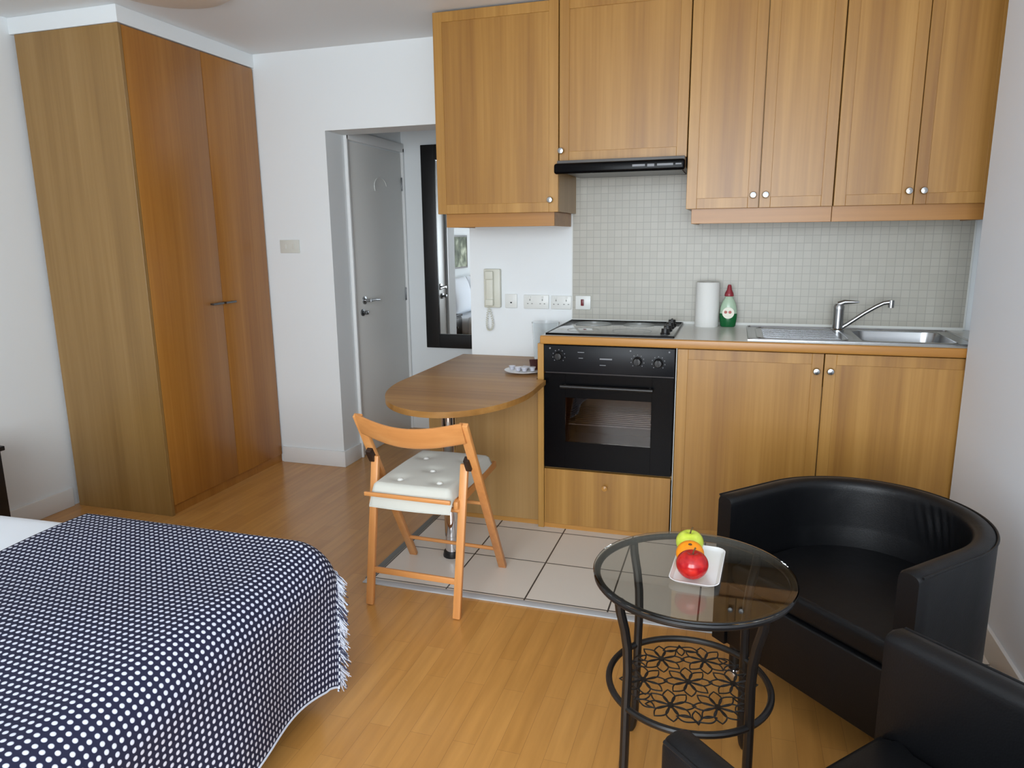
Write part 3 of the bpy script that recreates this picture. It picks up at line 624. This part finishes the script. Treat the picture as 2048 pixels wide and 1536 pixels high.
# plate and fruit
pz = gz+.0005; PR = -.06
pcx, pcy = .777, -1.468
def plate_ring(sx, sy, z, r): return [Vector((pcx, pcy, pz+z))+RZ(PR) @ Vector((x, yy, 0)) for x, yy in rrect(-sx, sx, -sy, sy, r)]
b = MB().loft([plate_ring(.046, .096, .0, .02), plate_ring(.05, .1, .002, .022), plate_ring(.0585, .113, .012, .026), plate_ring(.0565, .111, .0125, .025), plate_ring(.049, .1015, .0055, .022)])
o = obj('plate', b, 'china', origin=(pcx, pcy, pz)); tag(o, 'white rounded rectangular plate holding three fruits on the glass table', 'plate')
def apple(mat, x, y, z, r, label, squash=.92, dimple=True):
    t = thing('apple' if mat != 'orange' else 'orange', label, 'fruit', (x, y, z))
    prof = []
    for i in range(25):
        a = -PI/2+PI*i/24; rr = r*math.cos(a); zz = r*squash*math.sin(a)
        if dimple:
            zz -= r*.22*math.exp(-(rr/(r*.28))**2) if a > 0 else -r*.15*math.exp(-(rr/(r*.25))**2); rr *= 1+.05*math.sin(a)
        prof.append((rr, zz+r*squash))
    obj('skin', MB().lathe((x, y, z), prof, 32), mat, t, smooth=80)
    top = r*squash*2-(r*.22 if dimple else 0)
    if dimple: obj('stalk', MB().tube([(x, y, z+top-.003), (x+.002, y+.001, z+top+.008), (x+.006, y+.002, z+top+.016)], [.002, .0015, .0022], 8), 'stem', t)
    else: obj('stalk', MB().lathe((x, y-.012, z+top-.0030), [(0, 0), (.005, 0), (.004, .002), (0, .003)], 10), 'stem', t)
    return t
apple('apple_red', .766, -1.548, pz+.010, .0375, 'shiny red apple at the near end of the plate')
apple('orange', .757, -1.476, pz+.006, .034, 'orange between the red and the green apple', .95, False)
apple('apple_green', .752, -1.407, pz+.0065, .0345, 'yellow-green apple at the far end of the plate')
# ------------------------------------------------------------------ tub armchairs
def armchair(loc, rotz, label):
    t = thing('armchair', label, 'armchair', loc, rotz, 'black leather tub armchairs')
    w, st, th, zb, zt = .326, .245, .058, .115, .602
    def upath(r):
        P = [(-r, .008), (-r, .04), (-r, .09), (-r, .16)]
        for i in range(109): a = PI-PI*i/108; P.append((r*math.cos(a), st+r*math.sin(a)))
        return P+[(r, .16), (r, .09), (r, .04), (r, .008)]
    po, pi = upath(w), upath(w-th); n = len(po); rings = []
    for k in range(n):
        o_, i_ = Vector(po[k]), Vector(pi[k]); u = k/(n-1); f = min(1, min(k, n-1-k)/16)
        sec = [(0, zb), (0, .3), (0, zt-.014), (.05, zt-.006), (.18, zt), (.5, zt+.003), (.82, zt), (.95, zt-.006)]
        for j in range(12):
            z = zt-.016-j*.0125; q = (zt-z)/.24; fold = 0
            g = math.exp(-((u-.585)/.065)**2)*math.exp(-((z-.535)/.045)**2); fold = g*.085*math.sin(u*185+(z-.5)*70)
            sec.append((1+.22*q*f+fold, z))
        sec += [(1+.25*f, .42), (1+.25*f, .36), (1+.2*f, zb)]
        rings.append([Vector((*(o_+(i_-o_)*s_), z)) for s_, z in sec])
    def endring(r, f, dy):
        c = sum(r, Vector())/len(r); return [Vector((c.x+(p.x-c.x)*f, dy, p.z-(0 if p.z < .3 else (1-f)*.05))) for p in r]
    rings = [endring(rings[0], .9, .0)] + rings + [endring(rings[-1], .9, .0)]
    obj('tub_back', MB().loft(rings), 'leather', t, local=True, smooth=50)
    obj('piping', MB().tube([(x*.997, max(y, .006), zt-.004) for x, y in po], .0035, 8), 'leather', t, local=True)
    ip = upath(w-th-.015)
    obj('front_apron', MB().box(-(w-th)+.001, w-th-.001, .006, .04, zb+.003, .318, .005, 3), 'leather', t, local=True)
    D = [(-(w-th-.004), .014)]+[(x*.995, max(y, .05)) for x, y in ip[1:-1]]+[(w-th-.004, .014)]
    obj('seat_cushion', MB().prism(D, .319, .388, .018, 4), 'leather', t, local=True, smooth=60)
    obj('base', MB().prism([(x*.97, max(y, .05)) for x, y in ip[1:-1]], zb, .316), 'black_wood', t, local=True)
    for x, y in ((-.27, .055), (.27, .055), (-.21, .46), (.21, .46)):
        lg = obj('leg', MB().lathe((x, y, 0), [(0, .003), (.019, .003), (.019, zb), (0, zb)], 20), 'black_satin', t, local=True)
        obj('leg_cap', MB().lathe((x, y, 0), [(0, 0), (.0205, 0), (.0205, .012), (.0195, .014), (0, .014)], 20), 'chrome', lg, local=True)
    return t
armchair((1.046, -1.189, 0), math.atan2(-.695, .719), 'black leather tub armchair facing the glass table, beside the right wall')
armchair((.972, -1.893, 0), math.atan2(-.736, -.677), 'black leather tub armchair in the bottom right corner, nearest the camera')
# ------------------------------------------------------------------ bed
BX = (-2.45, -.33); BYY = (-2.84, -1.455)
t = thing('bed', 'double bed with its head on the left wall', 'bed', (-1.4, -2.15, 0))
obj('base', MB().box(BX[0], BX[1], BYY[0], BYY[1], .06, .27, .01), 'bed_base', t)
obj('mattress', MB().box(BX[0], BX[1]-.005, BYY[0]+.005, BYY[1]-.005,  .272, .468, .05, 4), 'duvet', t)
for x in (BX[0]+.1, BX[1]-.12):
    for y in (BYY[0]+.1, BYY[1]-.1): obj('leg', MB().lathe((x, y, 0), [(0, 0), (.025, 0), (.025, .06), (0, .06)], 16), 'black_plastic', t)
def soft(x, y): return .006*math.sin(x*5.1+y*3.3)+.004*math.sin(y*9.7-x*4)
def prof_y(v, over=.12, r=.05, y0=BYY[0]-.02, y1=BYY[1]+.03, zt=.498):      # distance v across the bed from the far edge, -> (y, z)
    flat = y1-y0-2*r; arc = PI*r/2
    if v < over: return y1, zt-r-(over-v)
    v -= over
    if v < arc: a = v/r; return y1-r+r*math.cos(a), zt-r+r*math.sin(a)
    v -= arc
    if v < flat: return y1-r-v, zt
    v -= flat
    if v < arc: a = v/r; return y0+r-r*math.sin(a), zt-r+r*math.cos(a)
    return y0, zt-r-(v-arc)
def duv(u, v):
    tot = .24+PI*.09+(BYY[1]-BYY[0]+.038-.18); y, z = prof_y(v*tot, r=.09, zt=.49, y1=BYY[1]+.018); x = -2.1+u*1.03
    return (x, y, z+(.5*soft(x, y) if .1 < v < .9 else 0))
t = thing('duvet', 'plain white duvet showing at the head side of the throw', 'duvet', (-1.4, -2.15, .46))
obj('cover', MB().grid(duv, 40, 60), 'duvet', t, smooth=80, solid=.008)
# throw: grid over top then down past the foot, UV in metres
UX0, UXF, ZT = -1.165, -.27, .512
def throw_pt(s, v, lift=0):      # s along the bed, v across it (metres of cloth)
    y, z = prof_y(v, over=.11, r=.08, zt=ZT, y1=BYY[1]+.06)
    flat = UXF-UX0-.12; r = .12; arc = PI*r/2; x = UX0+s; drop = 0; fade = 1; wav = 0
    if s > flat:
        q = s-flat
        if q < arc: a = q/r; x = UX0+flat+r*math.sin(a); drop = r*(1-math.cos(a)); fade = 1-.75*q/arc
        else:
            q -= arc; k = min(1, q/.12); x = UX0+flat+r+.035*q+.014*math.sin(v*11+.6)*min(1, q/.2); drop = r+q*.992; fade = .25*(1-k)
            wav = (-.010*math.sin(v*9+2)-.05*math.exp(-(v/.3)**2))*min(1, q/.28)
        y -= (.05*min(1, (s-flat)/arc)+.30*max(0, s-flat-arc))*math.exp(-v/.35)
    zz = ZT-drop-(ZT-z)*fade+wav
    return Vector((x, y, max(zz, .03)+((soft(x, y)+lift) if z > ZT-.001 else lift)))
S = (UXF-UX0)-.12+PI*.12/2+.285
VT = .22+PI*.08+(BYY[1]+.06-(BYY[0]-.02)-.16)
def thr(u, v):
    s, vv = u*S, v*VT
    return throw_pt(s, vv)
t = thing('throw_blanket', 'navy throw with white dots and fringed edge over the foot of the bed', 'blanket', (-.7, -2.15, .5))
b = MB(); v0 = .10
b.grid(lambda u, v: throw_pt(u*S, v0+v*(VT-v0)) , 150, 180, uv=lambda u, v: (u*S, v0+v*(VT-v0)))
th_o = obj('cloth', b, 'throw', t, smooth=80, solid=.004)
for mat, cnt in (('fringe', 420), ('fringe_dark', 130)):
    b = MB()
    for i in range(cnt):
        s = random.random()*S*.985 if i % 4 == 0 else (.86+random.random()*(S-.86)*.93); p = throw_pt(s, v0+.004); L = .03+random.random()*.03
        foot = s > .88; d = Vector((random.uniform(-.3, .3), .55 if foot else .15, -1)).normalized()
        if foot: d = Vector((random.uniform(-.1, .5), random.uniform(.2, .8), -.9)).normalized()
        q = p+d*L; mid = (p+q)/2+Vector((random.uniform(-.004, .004), random.uniform(-.002, .005), 0)); q.z = max(q.z, .02)
        b.tube([p, mid, q], .0013, 5)
    o = obj('fringe', b, mat, t); o['kind'] = 'stuff'
# hem line of the throw at the foot
obj('hem', MB().tube([throw_pt(S, v0+i*(VT-v0)/90) for i in range(91)], .0035, 8), 'fringe', t)
# pillows and picture (seen in the hall mirror)
for i, y in enumerate((-1.82, -2.47)):
    def pil(u, v, sgn):
        a, c = 2*u-1, 2*v-1; h = .075*((1-abs(a)**2.6)*(1-abs(c)**2.6))**.5; return Vector((-2.38+.10*(1-v), y+.3*a, .50+.42*v))+Vector((1, 0, .25))*h*sgn
    b = MB().grid(lambda u, v: pil(u, v, 1), 20, 16).grid(lambda u, v: pil(u, v, -1), 20, 16); bmesh.ops.remove_doubles(b.bm, verts=b.bm.verts, dist=.0005)
    o = obj('pillow', b, 'duvet', origin=(-2.4, y, .5), smooth=80)
    tag(o, ('white pillow against the left wall, nearer the wardrobe' if i == 0 else 'white pillow against the left wall, farther from the wardrobe'), 'pillow', 'pillows at the head of the bed')
t = thing('picture', 'green and grey framed picture on the left wall above the bed', 'picture', (XL, -2.15, 1.0))
obj('print', MB().box(XL+.001, XL+.02, -2.5, -1.8, 1.03, 1.4), 'art', t)
obj('frame', MB().box(XL+.001, XL+.026, -2.52, -2.5, 1.01, 1.42).box(XL+.001, XL+.026, -1.8, -1.78, 1.01, 1.42).box(XL+.001, XL+.026, -2.5, -1.8, 1.01, 1.03).box(XL+.001, XL+.026, -2.5, -1.8, 1.4, 1.42), 'steel', t)
t = thing('bedside_cabinet', 'black bedside cabinet at the left edge beyond the bed', 'cabinet', (-2.3, -1.18, 0))
obj('carcass', MB().box(-2.47, -2.15, -1.36, -1.0, .03, .515, .003), 'black_wood', t); obj('top', MB().box(-2.475, -2.135, -1.37, -.99, .516, .536, .003), 'black_wood', t)
dr = obj('drawer', MB().box(-2.149, -2.137, -1.35, -1.01, .3, .5, .002), 'black_wood', t); obj('knob', MB().lathe((-2.137, -1.18, .4), [(0, 0), (.01, .0), (.012, .018), (0, .02)], 16, RY(PI/2)), 'steel', dr)
